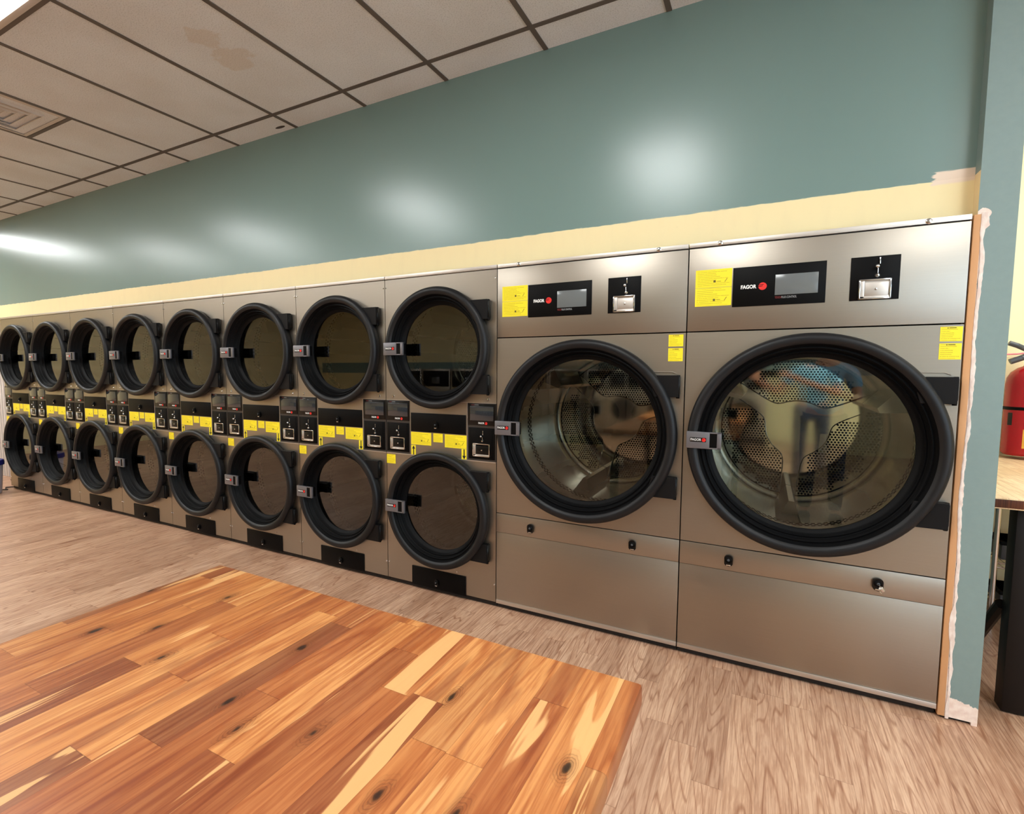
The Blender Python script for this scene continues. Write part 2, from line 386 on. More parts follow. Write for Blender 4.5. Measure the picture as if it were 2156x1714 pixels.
        vs = [(x+v.co.x*squeeze, y-v.co.z, z+v.co.y) for v in me.vertices]; fs = [tuple(p.vertices) for p in me.polygons]
        o.evaluated_get(dg).to_mesh_clear(); bpy.data.objects.remove(o); bpy.data.curves.remove(cu)
        return s.add(vs, fs, m)
    def mesh(s, name, smooth=True):
        me = bpy.data.meshes.new(name); me.from_pydata(s.v, [], s.f)
        for m in s.mats: me.materials.append(m)
        me.polygons.foreach_set('material_index', s.mi); me.validate(clean_customdata=False)
        if smooth:
            me.polygons.foreach_set('use_smooth', [True]*len(me.polygons)); me.set_sharp_from_angle(angle=math.radians(38))
        me.update(); return me
    def build(s, name, parent=None, kind=None, smooth=True):
        o = bpy.data.objects.new(name, s.mesh(name, smooth)); COL.objects.link(o)
        if parent: o.parent = parent
        if kind: o['kind'] = kind
        return o
def fix_normals(o):
    bm = bmesh.new(); bm.from_mesh(o.data); bmesh.ops.recalc_face_normals(bm, faces=bm.faces[:]); bm.to_mesh(o.data); bm.free(); return o
def thing(name, label, cat, loc=(0,0,0), rz=0, group=None):
    o = bpy.data.objects.new(name, None); COL.objects.link(o); o.location = loc; o.rotation_euler = (0,0,rz)
    o.empty_display_size = .1
    tag(o, label, cat, group); return o
def tag(o, label, cat, group=None):
    o['label'] = label; o['category'] = cat
    if group: o['group'] = group
    return o
def copy_tree(root, loc, label):
    r = root.copy(); COL.objects.link(r); r.location = loc; r['label'] = label
    for ch in list(root.children):
        c = ch.copy(); COL.objects.link(c); c.parent = r
        for g in list(ch.children):
            d = g.copy(); COL.objects.link(d); d.parent = c
    return r
def sticker(name, x0, x1, z0, z1, m, parent, ox, icons=True, y=-.0006):
    b = MB(ox); b.box(x0, x1, y, .0, z0, z1, 'yellowplain')
    b.add([(x0, y-.0003, z0), (x1, y-.0003, z0), (x1, y-.0003, z1), (x0, y-.0003, z1)], [(0, 1, 2, 3)], m)
    if icons == 'notice':
        w = x1-x0; h = z1-z0
        b.poly([(x0+.80*w, z0+.30*h), (x0+.815*w, z0+.27*h), (x0+.88*w, z0+.46*h), (x0+.865*w, z0+.47*h), (x0+.82*w, z0+.33*h)], y-.0008, y, 'olive')
        b.box(x0+.50*w, x0+.56*w, y-.0008, y, z0+.27*h, z0+.39*h, 'olive')
        b.box(x0+.60*w, x0+.70*w, y-.0008, y, z0+.32*h, z0+.335*h, 'olive')
    if icons == 'warn':
        w = x1-x0; h = z1-z0
        b.poly([(x0+.30*w, z0+.88*h), (x0+.37*w, z0+.88*h), (x0+.335*w, z0+.96*h)], y-.0008, y, 'ink')
        b.box(x0+.40*w, x0+.72*w, y-.0008, y, z0+.895*h, z0+.935*h, 'ink')
    o = b.build(name, parent, smooth=False)
    uvl = o.data.uv_layers.new(name='UVMap')
    X0, X1 = x0-ox, x1-ox
    for p in o.data.polygons:
        for li in p.loop_indices:
            c = o.data.vertices[o.data.loops[li].vertex_index].co
            uvl.data[li].uv = ((c.x-X0)/(X1-X0), (c.z-z0)/(z1-z0))
    return o
def logo(b, x, z, r, y, bar='blackg'):
    n = 28; b.poly([(x+r*math.cos(2*PI*i/n), z+r*math.sin(2*PI*i/n)) for i in range(n)], y-.0006, y, 'red')
    for k, (dz, l) in enumerate(((.38, .25), (-.02, .05))):
        b.poly([(x-r*1.02, z+r*dz-.07*r), (x+r*l, z+r*dz-.07*r+.12*r), (x+r*l, z+r*dz+.07*r+.12*r), (x-r*1.02, z+r*dz+.07*r)], y-.0011, y-.0007, bar)

# ------------------------------------------------------------------ room shell
XL, XR, YB, YN = -9.2, 4.6, -7.7, 1.56    # left wall, right wall, far side behind the camera, next room's wall
MB().box(XL, XR, YB, YN+.1, -.06, 0, 'floor').build('floor', kind='structure')
MB().box(XL, XR, YB, YN+.1, CZ, CZ+.05, 'ceiling').build('ceiling', kind='structure')
g = MB(); tx = .2473; ty = -.1407; hw = .0125
i = -16
while tx+.6096*i < XR:
    X = tx+.6096*i
    if X > XL: g.box(X-hw, X+hw, YB, .06, CZ-.004, CZ+.01, 'tee')
    i += 1
k = 0
while ty-1.2192*k > YB:
    Y = ty-1.2192*k; g.box(XL, XR, Y-hw, Y+hw, CZ-.0045, CZ+.01, 'tee'); k += 1
# extra cross bar beside the air vent
g.box(tx-6*.6096, tx-5*.6096, ty-.6096-hw, ty-.6096+hw, CZ-.0045, CZ+.01, 'tee')
g.build('trim_1', kind='structure', smooth=False)
YW = .062
b = MB(); b.box(XL, 1.975, YW, YW+.12, 1.95, CZ, 'wall'); b.build('wall_back', kind='structure', smooth=False)
b = MB(); b.box(1.975, 2.084, 0, YN, .012, CZ, 'teal')
b.box(1.976, 2.083, .012, YN, 0, .012, 'shadowgap'); b.box(2.066, 2.084, .0005, .02, 0, .012, 'teal')
b.build('wall_right', kind='structure', smooth=False)
b = MB(); b.box(1.9648, 1.9860, -.0015, .05, .012, 1.945, 'rawwood', .001); b.build('trim_2', kind='structure')
b = MB(); zs = [.006+.012*q for q in range(163)]; rr = random.Random(3); L = []; wl = wr = 0
for z in zs:
    wl = .85*wl+rr.uniform(-.0012, .0012); wr = .8*wr+rr.uniform(-.0022, .0022)
    f = .004*math.sin(z*5.1)+.003*math.sin(z*11+1)
    L.append((1.9855+wl+f*.8-(.010 if .30 < z < .46 else 0)*math.sin((z-.30)/.16*PI), 1.9975+wr+f*.5+(.012 if z > 1.90 else 0), z))
vs = []
for xa, xb, z in L: vs += [(xa, -.0022, z), (xa+.003, -.0042, z), (xb-.002, -.0038, z), (xb, -.0001, z)]
b.add(vs, [(4*i+j, 4*i+j+1, 4*i+j+5, 4*i+j+4) for i in range(len(L)-1) for j in range(3)], 'plaster'); b.build('trim_3', kind='structure')
# next room
MB().box(1.9, XR, YN, YN+.1, 0, CZ, 'cream2').build('wall_next_room', kind='structure', smooth=False)
MB().box(XR, XR+.1, YB, YN+.1, 0, CZ, 'cream2').build('wall_far_right', kind='structure', smooth=False)
b = MB(); b.box(XR-.012, XR-.004, -7.2, -1.2, .75, 2.65, 'fill_glow')  # added glowing panel out of view, cool fill light for the ceiling
fill_o = b.build('fill_panel_1', kind='structure', smooth=False)
b = MB()
for a in (-7.24, -5.22, -3.22, -1.20): b.box(XR-.05, XR, a, a+.04, .71, 2.69, 'whitepaint')
for a in (.71, 2.65): b.box(XR-.05, XR, -7.24, -1.16, a, a+.04, 'whitepaint')
b.build('fill_panel_frame', fill_o, smooth=False)  # bars dressing the added fill panel
MB().box(XL-.1, XL, YB, YN+.1, 0, CZ, 'cream').build('wall_left', kind='structure', smooth=False)
# wall opposite: cream above, teal band, washers below
b = MB(); b.box(XL, XR, YB-.1, YB, 0, CZ, 'cream'); b.box(XL, XR, YB, YB+.006, 1.30, 1.56, 'tealband'); b.build('wall_front', kind='structure', smooth=False)
# recess with a white ribbed door at the left end of the row
b = MB(); b.box(XL, -6.283, .30, .42, 0, 1.95, 'whitepaint'); b.box(-6.283, -6.275, .03, .30, .0, 1.95, 'whitepaint')
x = -7.5
while x < -6.30:
    b.box(x, x+.035, .272, .30, 0, 1.95, 'whitepaint', .006); x += .07
b.box(XL, -7.5, .06, .30, 0, 1.95, 'whitepaint')
b.build('door_1', kind='structure')

# ------------------------------------------------------------------ dryers
def ring_profile(rg):
    return [(rg+.088, .0), (rg+.093, -.006), (rg+.0965, -.018), (rg+.099, -.032), (rg+.098, -.044), (rg+.092, -.055), (rg+.082, -.061), (rg+.070, -.062), (rg+.060, -.058), (rg+.053, -.050)]
def ring_inner(rg):
    return [(rg+.053, -.050), (rg+.048, -.038), (rg+.044, -.030), (rg+.037, -.033), (rg+.033, -.028), (rg+.031, -.014), (rg+.027, -.010), (rg+.021, -.013), (rg+.018, -.008), (rg+.016, .006), (rg+.010, .012), (rg+.004, .016), (rg-.002, .022), (rg-.002, .034), (rg+.02, .034)]
def hexholes(b, cx, cz, y, r_in, r_out, rot, pitch, hole, arm, m='dark', block=4):
    rows = int(r_out/pitch/.866)+2; cols = int(r_out/pitch)+2
    def inside(px, pz, r_o, r_i, marg):
        r = math.hypot(px, pz)
        if r > r_o or r < r_i: return False
        for k in range(3):
            a = rot+k*2*PI/3; d = (math.cos(a), math.sin(a))
            if px*d[0]+pz*d[1] > 0 and abs(-px*d[1]+pz*d[0]) < arm+marg: return False
        return True
    for i in range(-rows, rows+1):
        for j in range(-cols, cols+1):
            px = (j+(.5 if i % 2 else 0))*pitch; pz = i*pitch*.866
            # stepped borders: whole blocks of holes are left out
            bx = (math.floor(px/(pitch*block))+.5)*pitch*block; bz = (math.floor(pz/(pitch*.866*block))+.5)*pitch*.866*block
            if not inside(bx, bz, r_out-.01, r_in, .012) or not inside(px, pz, r_out+.02, 0, 0.0): continue
            n = 6; b.add([(cx+px+hole*math.cos(PI/6+2*PI*q/n), y, cz+pz+hole*math.sin(PI/6+2*PI*q/n)) for q in range(n)], [tuple(range(n))], m)
def star(cx, cz, rot, rhub, arm, rend, n=10):
    """outline of the three-armed hub plate, arms flaring softly into a rounded centre"""
    pts = []; tend = math.asin(arm/rend)
    for k in range(3):
        a = rot+k*2*PI/3
        ts = [-tend, 0, tend]+[tend+(PI/3-tend)*((q/14)**1.6) for q in range(1, 15)]
        for t in ts+[2*PI/3-u for u in ts[:2:-1]][1:]:
            u = min(t % (2*PI/3), 2*PI/3-(t % (2*PI/3)))
            r = rend if abs(t) <= tend or u <= tend else min(rend, (rhub**4+(arm/math.sin(u))**4)**.25)
            pts.append((cx+r*math.cos(a+t), cz+r*math.sin(a+t)))
    return pts
def make_drum(parent, ox, cx, cz, rg, rd, depth, rot, pitch):
    b = MB(ox)
    b.lathe(cx, cz, [(rg+.012, .03), (rg+.012, .10), (rd, .11), (rd, depth-.10), (rd-.012, depth-.06), (rd-.012, depth)], 'drum', 96)
    # speckled perforated band round the front of the drum
    ya = .29 if rd > .4 else .22
    for row in range(3):
        yy = ya+row*.020; n = int(2*PI*rd/.026)
        for q in range(n):
            a = 2*PI*(q+.5*(row % 2))/n; h = .008
            c, t = math.cos(a), math.sin(a); r = rd-.0012
            e = (-t*h, 0, c*h)
            b.add([(cx+r*c-e[0], yy-.006, cz+r*t-e[2]), (cx+r*c+e[0], yy-.006, cz+r*t+e[2]), (cx+r*c+e[0], yy+.006, cz+r*t+e[2]), (cx+r*c-e[0], yy+.006, cz+r*t-e[2])], [(0, 1, 2, 3)], 'dark')
    dr = b.build('drum', parent)
    p = MB(ox); r2 = rd-.012
    p.lathe(cx, cz, [(0.0001, depth), (r2*.5, depth), (r2*.90, depth), (r2*.915, depth-.008), (r2*.95, depth-.008), (r2, depth)], 'mirror', 96)
    hexholes(p, cx, cz, depth-.0009, r2*.33, r2*.90, rot, pitch, pitch*.37, r2*.10)
    p.build('drum_back', dr, smooth=True)
    h = MB(ox); o = star(cx, cz, rot, r2*.37, r2*.10, r2*.90)
    h.poly(o, depth-.014, depth-.001, 'mirror')
    hb = fix_normals(h.build('hub_plate', dr)); md = hb.modifiers.new('bevel', 'BEVEL'); md.width = .006; md.segments = 3; md.limit_method = 'ANGLE'
    for k in range(3):
        a = rot+k*2*PI/3; c, t = math.cos(a), math.sin(a); l = MB(ox); w = .055; hh = .11*rd/.44
        def P(u, v, y): return (cx+u*c-v*t, y, cz+u*t+v*c)
        vs = []
        for y in (ya+.02, depth-.02):
            vs += [P(rd-.002, -w, y), P(rd-hh, -.012, y), P(rd-hh, .012, y), P(rd-.002, w, y)]
        l.add(vs, [(0, 1, 2, 3), (7, 6, 5, 4), (0, 4, 5, 1), (1, 5, 6, 2), (2, 6, 7, 3)], 'drum')
        fix_normals(l.build('lifter', dr, smooth=False))
def make_door(parent, ox, cx, cz, rg):
    b = MB(ox); b.lathe(cx, cz, ring_profile(rg), 'rubber', 120); b.lathe(cx, cz, ring_inner(rg), 'rubber2', 120)
    door = b.build('door', parent)
    g = MB(ox); n = 96
    g.lathe(cx, cz, [(.0001, .026), (rg*.5, .026), (rg+.001, .026), (rg+.001, .030)], 'glass' if rg > .3 else 'glass_dark', n)
    g.build('door_glass', door)
    # hinge arms: tangent blocks that reach out from the ring to the right edge
    ro = rg+.09; xr = cx+rg+.097 if rg > .3 else cx+.350
    for s_ in (1, -1):
        h = MB(ox); zt = cz+s_*(.263 if rg < .3 else .292); zb = cz+s_*(.154 if rg < .3 else .190)
        zi, zo = sorted((zt, zb))
        xa = cx+math.sqrt(max(0, (rg+.06)**2-(zb-cz)**2))*.93; xt = cx+math.sqrt(max(0, (rg+.085)**2-(zt-cz)**2))
        if s_ > 0: pts = [(xa, zb), (xr, zb), (xr, zt), (xt-.02, zt)]
        else: pts = [(xt-.02, zt), (xr, zt), (xr, zb), (xa, zb)]
        h.poly(pts, -.040, -.004, 'hinge')
        h.box(xr-.03, xr+.004, -.030, 0, zi+.012, zo-.006, 'blackg', .002)
        h.cyl((xr-.004, -.02, zi-.006), (xr-.004, -.02, zo+.001), .008, 'black', 10)
        o = fix_normals(h.build('hinge', door))
        md = o.modifiers.new('bevel', 'BEVEL'); md.width = .003; md.segments = 2; md.limit_method = 'ANGLE'
    l = MB(ox); x0 = cx-rg-.099+.002 if rg > .3 else cx-.353; x1 = x0+.146; z0, z1 = cz-.038, cz+.038
    l.box(x0, x0+.098, -.070, -.056, z0, z1, 'latch', .0025); l.box(x0+.012, x1-.006, -.056, -.030, z0+.006, z1-.006, 'black')
    l.box(x0+.097, x0+.130, -.0665, -.050, z0+.004, z1-.004, 'black')
    l.box(x0+.096, x1, -.070, -.056, z1-.006, z1, 'latch', .001); l.box(x0+.096, x1, -.070, -.056, z0, z0+.006, 'latch', .001)
    l.box(x1-.018, x1, -.070, -.056, z0, z1, 'latch', .002)
    l.box(x0-.004, x0+.01, -.032, 0, z0+.01, z1-.01, 'black')
    zl = cz+.002; l.box(x0+.016, x0+.084, -.0712, -.0695, zl-.010, zl+.010, 'blackg', .001)
    l.text('FAGOR', x0+.019, zl, .0155, -.0716, 'white', bold=.00025, fit=.044); logo(l, x0+.074, zl, .0085, -.0713)
    l.build('latch', door)
    return door
def coin_slot(b, xc, z_slot, z_knob, z_bolt, k=1.0):
    b.box(xc+.004*k, xc+.008*k, -.010, -.003, z_slot-.014*k, z_slot+.012*k, 'chrome', .001)
    b.cyl((xc-.002, -.018, z_knob), (xc-.002, -.003, z_knob), .0075*k, 'chrome', 16); b.ball((xc-.002, -.018, z_knob), .0075*k, 'chrome')
    b.cyl((xc+.001, -.005, z_bolt), (xc+.001, -.005, z_knob), .0018*k, 'chrome', 8)
    b.lathe(xc+.001, z_bolt, [(.0001, -.012), (.005*k, -.011), (.009*k, -.006), (.009*k, -.003)], 'chrome', 16)
def coin_tray(b, x0, x1, z0, z1, inner):
    w = .006; b.box(x0, x0+.020, -.009, -.003, z0, z1, 'trim_steel', .002); b.box(x0, x1, -.009, -.003, z0, z0+.013, 'trim_steel', .002)
    for a in ((x0, x1, z0, z0+w), (x0, x1, z1-w, z1), (x0, x0+w, z0, z1), (x1-w, x1, z0, z1)): b.box(a[0], a[1], -.012, -.003, a[2], a[3], 'chrome', .0015)
    b.box(x0+w*.5, x1-w*.5, -.0045, -.003, z0+w*.5, z1-w*.5, 'trim_steel')
    b.box(x0+(x1-x0)*.20, x1-w*1.3, -.0075, -.004, z0+w*1.8, z1-w*2.2, inner, .001)
    b.lathe((x0+x1)/2+.004, (z0+z1)/2, [(.0001, -.013), (.004, -.012), (.005, -.008), (.005, -.0075)], 'chrome', 12)
def lock(b, x, z, r=.013, key=False):
    b.poly([(x+r*.95*math.cos(2*PI*q/24), z-r*.25+(r*.55 if 0 <= q <= 12 else -r*.55)+r*.85*math.sin(2*PI*q/24)) for q in range(24)], -.010, -.001, 'blackg')
    b.lathe(x, z, [(.0001, -.016), (r*.55, -.016), (r*.8, -.012), (r*.85, -.008)], 'black', 20)
    b.lathe(x, z, [(.0001, -.0165), (r*.22, -.0168), (r*.30, -.016)], 'greyplastic', 16)
    b.box(x-r*.5, x+r*.5, -.0115, -.009, z-r*1.5, z-r*1.15, 'chrome', .001)

SX = .7837
def make_stack():
    ox = -.392; r = thing('stacked_dryer', '', 'dryer', (ox, 0, 0), group='stacked tumble dryers in the row')
    e = .0020; x0, x1 = -SX+e, -e
    b = MB(ox); b.box(x0, x1, .004, .03, 1.929, 1.95, 'trim_steel'); b.box(x0, x1, .02, .9, .035, 1.93, 'shadowgap') if False else None
    b.box(x0+.004, x0+.008, .006, 1.0, .035, 1.93, 'shadowgap'); b.box(x1-.008, x1-.004, .006, 1.0, .035, 1.93, 'shadowgap')
    b.box(x0+.004, x1-.004, .99, 1.0, .035, 1.93, 'shadowgap'); b.box(x0+.004, x1-.004, .006, 1.0, 1.925, 1.932, 'shadowgap')
    b.box(x0, x1, .02, .9, .005, .04, 'shadowgap')
    b.build('cabinet', r, smooth=False)
    b = MB(ox); b.box(x0, x1, -.002, .02, 1.9300, 1.9495, 'trim_steel', .0006); b.build('top_trim', r)
    fp = MB(ox); fp.holeplate(x0, x1, 1.1865, 1.9250, -.392, 1.499, .300, 0, .014, 'steel')
    for q in ((-.774, 1.877), (-.010, 1.877)): fp.lathe(q[0], q[1], [(.0001, -.003), (.004, -.0025), (.005, 0)], 'chrome', 12)
    for q in ((-.728, 1.206), (-.057, 1.205)):
        fp.lathe(q[0], q[1], [(.0001, -.004), (.006, -.0035), (.008, 0)], 'chrome', 16)
        fp.lathe(q[0], q[1], [(.009, -.001), (.011, -.001), (.012, 0)], 'steel', 16)
    fp.build('front_panel', r)
    fp = MB(ox); fp.holeplate(x0, x1, .036, .8450, -.392, .530, .300, 0, .014, 'steel')
    for q in ((-.772, .137), (-.010, .137), (-.522, .170), (-.262, .165)): fp.lathe(q[0], q[1], [(.0001, -.003), (.004, -.0025), (.005, 0)], 'chrome', 12)
    fp.build('front_panel', r)
    cp = MB(ox); cp.box(-.5975, -.189, -.001, .012, .8530, 1.1835, 'steel'); cp.box(x0, x1, -.0035, .012, .8455, .8515, 'trim_steel')
    cp.box(x0, -.599, .0, .012, .8525, 1.1850, 'panelbrown'); cp.box(-.188, x1, .0, .012, .8525, 1.1850, 'panelbrown')
    cp.box(x0, x1, -.002, .01, 1.1838, 1.1862, 'trim_steel')
    cp.box(-.5985, -.5960, -.003, .01, .852, 1.184, 'steel'); cp.box(-.191, -.1885, -.003, .01, .852, 1.184, 'trim_steel')
    cp.build('centre_panel', r, smooth=False)
    for xa, xb in ((-.780, -.602), (-.184, -.0065)):
        d = MB(ox); d.box(xa, xb, -.004, 0, 1.058, 1.180, 'blackg', .001); d.box(xa+.004, xb-.004, -.003, 0, .862, 1.043, 'black', .001)
        xc = (xa+xb)/2+.006; d.box(xa+.02, xb-.018, -.0045, -.002, .868, 1.036, 'black', .002)
        d.text('TOUCH', xa+.022, 1.173, .0075, -.0044, 'darkred', fit=.02); d.text('CONTROL', xa+.044, 1.173, .0075, -.0044, 'greyprint', fit=.028)
        d.text('FAGOR', xc-.026, 1.0695, .0145, -.0044, 'white', bold=.0002, fit=.038); logo(d, xc+.024, 1.0695, .0082, -.0042)
        coin_slot(d, xc, 1.016, .995, .968, .9)
        c = d.build('control_panel', r)
        s = MB(ox); s.box(xa+.014, xb-.012, -.0055, -.002, 1.084, 1.166, 'screen', .001); s.build('screen', c)
        t = MB(ox); coin_tray(t, xa+.034, xb-.032, .877, .953, 'blackg'); t.build('coin_tray', c)
    for z0, z1, zl in ((.996, 1.111, 1.045), (.029, .148, .075)):
        h = MB(ox); h.box(-.589, -.199, -.006, .0, z0, z1, 'black', .002)
        hh = h.build('lint_hatch', r)
        k = MB(ox, .006, 0); lock(k, -.402, zl, .015); k.build('lock', hh)
    sticker('notice_sticker', -.590, -.442, .915, .992, 'st_a', r, ox, 'notice', -.0016)
    sticker('notice_sticker', -.344, -.195, .913, .991, 'st_b', r, ox, 'notice', -.0016)
    sticker('notice_sticker', -.426, -.359, .939, .992, 'st_s', r, ox, None, -.0016)
    sticker('notice_sticker', -.782, -.714, .781, .839, 'st_s', r, ox, None, -.0006)
    for xa, s_ in ((-.590, 1), (-.229, -1)):
        a = MB(ox); a.box(xa, xa+.034, -.0018, 0, .846, .911, 'yellowplain'); xc = xa+.018; zc = .880
        a.poly([(xc-.0035, zc-s_*.030), (xc+.0035, zc-s_*.030), (xc+.0035, zc+s_*.008), (xc+.012, zc+s_*.008), (xc, zc+s_*.028), (xc-.012, zc+s_*.008), (xc-.0035, zc+s_*.008)][::s_], -.0026, -.0019, 'ink')
        fix_normals(a.build('arrow_sticker', r, smooth=False))
    for cz in (1.499, .530):
        make_door(r, ox, -.392, cz, .258)
        make_drum(r, ox, -.392, cz, .258, .345, .72, math.radians(20), .015)
    return r
ORD = ['stacked pair of stainless dryers directly left of the big wide dryer',
       'second stacked dryer pair counting left from the big wide dryers',
       'third stacked dryer pair counting left from the big wide dryers',
       'fourth stacked dryer pair counting left from the big wide dryers',
       'fifth stacked dryer pair counting left from the big wide dryers',
       'sixth stacked dryer pair from the big dryers, third from the white ribbed door',
       'second stacked dryer pair from the white ribbed door at the far left',
       'farthest stacked dryer pair, leftmost of the row beside the white ribbed door']
st0 = make_stack(); st0['label'] = ORD[0]
for k in range(1, 8): copy_tree(st0, (-.392-SX*k, 0, 0), ORD[k])

def make_big(x_off, width, label, rot):
    ox = .4925; r = thing('large_dryer', label, 'dryer', (ox+x_off, 0, 0), group='large single tumble dryers')
    e = .0024; x0, x1 = e, width-e; cx = .4925
    b = MB(ox)
    b.box(x0+.004, x0+.008, .006, 1.1, .035, 1.93, 'shadowgap'); b.box(x1-.008, x1-.004, .006, 1.1, .035, 1.93, 'shadowgap')
    b.box(x0+.004, x1-.004, 1.09, 1.1, .035, 1.93, 'shadowgap'); b.box(x0+.004, x1-.004, .006, 1.1, 1.925, 1.932, 'shadowgap')
    b.box(x0, x1, .02, 1.0, .005, .04, 'shadowgap'); b.build('cabinet', r, smooth=False)
    b = MB(ox); b.box(x0, x1, -.002, .02, 1.9300, 1.9495, 'trim_steel', .0006)
    for q in (.129, .851):
        b.lathe(q, 1.939, [(.0001, -.009), (.005, -.008), (.006, -.004), (.010, -.003), (.011, -.002)], 'chrome', 12)
    b.build('top_trim', r)
    b = MB(ox); b.box(x0, x1, 0, .014, 1.5520, 1.9245, 'steel', .0006); b.build('upper_panel', r)
    b = MB(ox); b.holeplate(x0, x1, .5645, 1.5465, cx, 1.057, .41, 0, .014, 'steel'); b.build('front_panel', r)
    b = MB(ox); b.box(x0, x1, -.003, .014, .4535, .5610, 'steel', .001); st = b.build('lock_strip', r)
    for q in (.214, .765):
        k = MB(ox, .004); lock(k, q, .507, .019)
        if x_off > .5 and q > .5:
            k.cyl((q, -.018, .507), (q+.004, -.034, .504), .002, 'chrome', 8); k.cyl((q+.004, -.040, .500), (q+.012, -.036, .490), .008, 'chrome', 14); k.tube([(q, -.03, .495), (q+.005, -.032, .48), (q+.01, -.03, .474)], .0012, 'chrome', 6)
        k.build('lock', st)
    b = MB(ox); b.box(x0, x1, 0, .014, .056, .4515, 'steel', .001); b.build('service_panel', r)
    b = MB(ox); b.box(x0, x1, -.003, .02, .033, .055, 'trim_steel', .001); b.build('kick_trim', r)
    d = MB(ox); d.box(.186, .533, -.003, 0, 1.653, 1.824, 'black', .001)
    d.text('FAGOR', .2185, 1.7365, .0215, -.0033, 'white', bold=.0009, fit=.061); logo(d, .303, 1.7365, .0160, -.0031, 'black')
    d.text('TOUCH', .3510, 1.6845, .0125, -.0033, 'darkred', bold=.0002, fit=.023); d.text('PLUS CONTROL', .3755, 1.6845, .0125, -.0033, 'greyprint', bold=.0002, fit=.056)
    c = d.build('control_panel', r)
    s = MB(ox); s.box(.350, .506, -.0045, -.002, 1.695, 1.781, 'screen_big', .001); s.build('screen', c)
    d = MB(ox); d.box(.615, .774, -.003, 0, 1.653, 1.825, 'black', .001); coin_slot(d, .702, 1.806, 1.783, 1.749, 1.0)
    c = d.build('coin_panel', r)
    t = MB(ox); coin_tray(t, .643, .748, 1.656, 1.735, 'trim_steel'); t.build('coin_tray', c)
    sticker('notice_sticker', .032, .182, 1.7455, 1.826, 'st_a', r, ox, 'notice')
    sticker('notice_sticker', .032, .182, 1.6630, 1.7440, 'st_b', r, ox, 'notice')
    sticker('warning_sticker', .907, .972, 1.484, 1.539, 'st_w', r, ox, 'warn')
    sticker('warning_sticker', .907, .972, 1.415, 1.476, 'st_w', r, ox, 'warn')
    w = MB(ox); w.tube([(.80, -.004, 1.366), (.93, -.004, 1.364), (.948, -.004, 1.356)], .0016, 'trim_steel', 6); w.build('hinge_wire', r)
    make_door(r, ox, cx, 1.057, .373)
    make_drum(r, ox, cx, 1.057, .373, .426, .74, rot, .0155)
    return r
make_big(0, .985, 'left one of the two big wide dryers, in the middle of the photo', math.radians(17))
make_big(.985, .977, 'right one of the two big wide dryers, next to the teal end wall', math.radians(25))

# ------------------------------------------------------------------ folding table in the foreground
def block_table(name, label, x0, x1, y0, y1, ztop, th, leg_w, top_mat, edge_mat, inset=.06, bars=True):
    r = thing(name, label, 'table', ((x0+x1)/2, (y0+y1)/2, 0)); o = r.location
    def B(): return MB(o[0], o[1], 0)
    b = B(); b.box(x0, x1, y0, y1, ztop-th, ztop, top_mat, .006); tp = b.build('table_top', r)
    tp.data.materials.append(MAT[edge_mat])
    for p in tp.data.polygons:
        if abs(p.normal.z) < .3 and edge_mat != top_mat: p.material_index = 1
    for lx in (x0+inset, x1-inset-leg_w):
        rear = 0 if bars else (.22 if lx < (x0+x1)/2 else -.22)
        b = B(); z1 = ztop-th; xx = lx+leg_w
        b.box(lx, xx, y0+.04, y0+.04+leg_w, 0.004, z1, 'blackmetal', .004); b.build('leg', r) if rear else None; b = B() if rear else b; b.box(lx+rear, xx+rear, y1-.04-leg_w, y1-.04, 0.004, z1, 'blackmetal', .004)
        if bars: b.box(lx, xx, y0+.04, y1-.04, z1-leg_w*.6, z1, 'blackmetal', .003); b.box(lx, xx, y0+.04, y1-.04, 0, .03, 'blackmetal', .003)
        b.build('leg', r)
    b = B(); b.box(x0+inset, x1-inset, (y0+y1)/2-.02, (y0+y1)/2+.02, ztop-th-.05, ztop-th, 'blackmetal', .003); b.build('rail', r)
    return r
block_table('folding_table', 'acacia butcher block table top in the foreground, orange brown with dark knots', .105, 1.160, -3.55, -1.776, .873, .038, .06, 'butcher', 'butcher')
t2 = block_table('work_table', 'pale topped butcher block table with black legs beyond the teal end wall', 2.10, 3.9, .125, 1.50, .880, .045, .075, 'maple', 'block_edge', .100, False)
b = MB(*t2.location[:2], 0); b.tube([(2.20, .24, .42), (2.20, .62, .02)], .022, 'blackmetal', 8); b.tube([(2.20, .62, .02), (2.20, 1.10, .02)], .018, 'blackmetal', 8); b.build('brace', t2)

# ------------------------------------------------------------------ fire extinguisher on the cream wall
ex, ey, ez = 2.615, 1.435, .900
r = thing('fire_extinguisher', 'red fire extinguisher hanging on the cream wall over the pale table', 'fire extinguisher', (ex, ey, ez))
def EB(): return MB()
b = EB(); R = .098
b.lathe(0, 0, [(.0001, .0), (R*.9, .0), (R, .012), (R, .40), (R*.96, .435), (R*.82, .465), (R*.55, .49), (R*.32, .50), (.026, .51), (.026, .535)], 'extred', 40, axis='z'); b.build('cylinder', r)
b = EB(); b.lathe(0, 0, [(R+.0012, .255), (R+.0025, .258), (R+.0025, .270), (R+.0012, .273)], 'black', 40, axis='z'); b.box(-.02, .02, .07, .098, .2, .3, 'black'); b.build('bracket_strap', r)
b = EB(); b.lathe(0, 0, [(R+.0012, .045), (R+.0012, .15)], 'paperyellow', 14, a0=-2.0, a1=-1.0, axis='z'); b.lathe(0, 0, [(R+.0008, .17), (R+.0008, .24)], 'ink', 8, a0=-2.75, a1=-2.5, axis='z'); b.build('paper_label', r)
b = EB(); b.cyl((0, 0, .535), (0, 0, .575), .02, 'chrome', 16); b.box(-.02, .02, -.015, .015, .555, .59, 'black', .003)
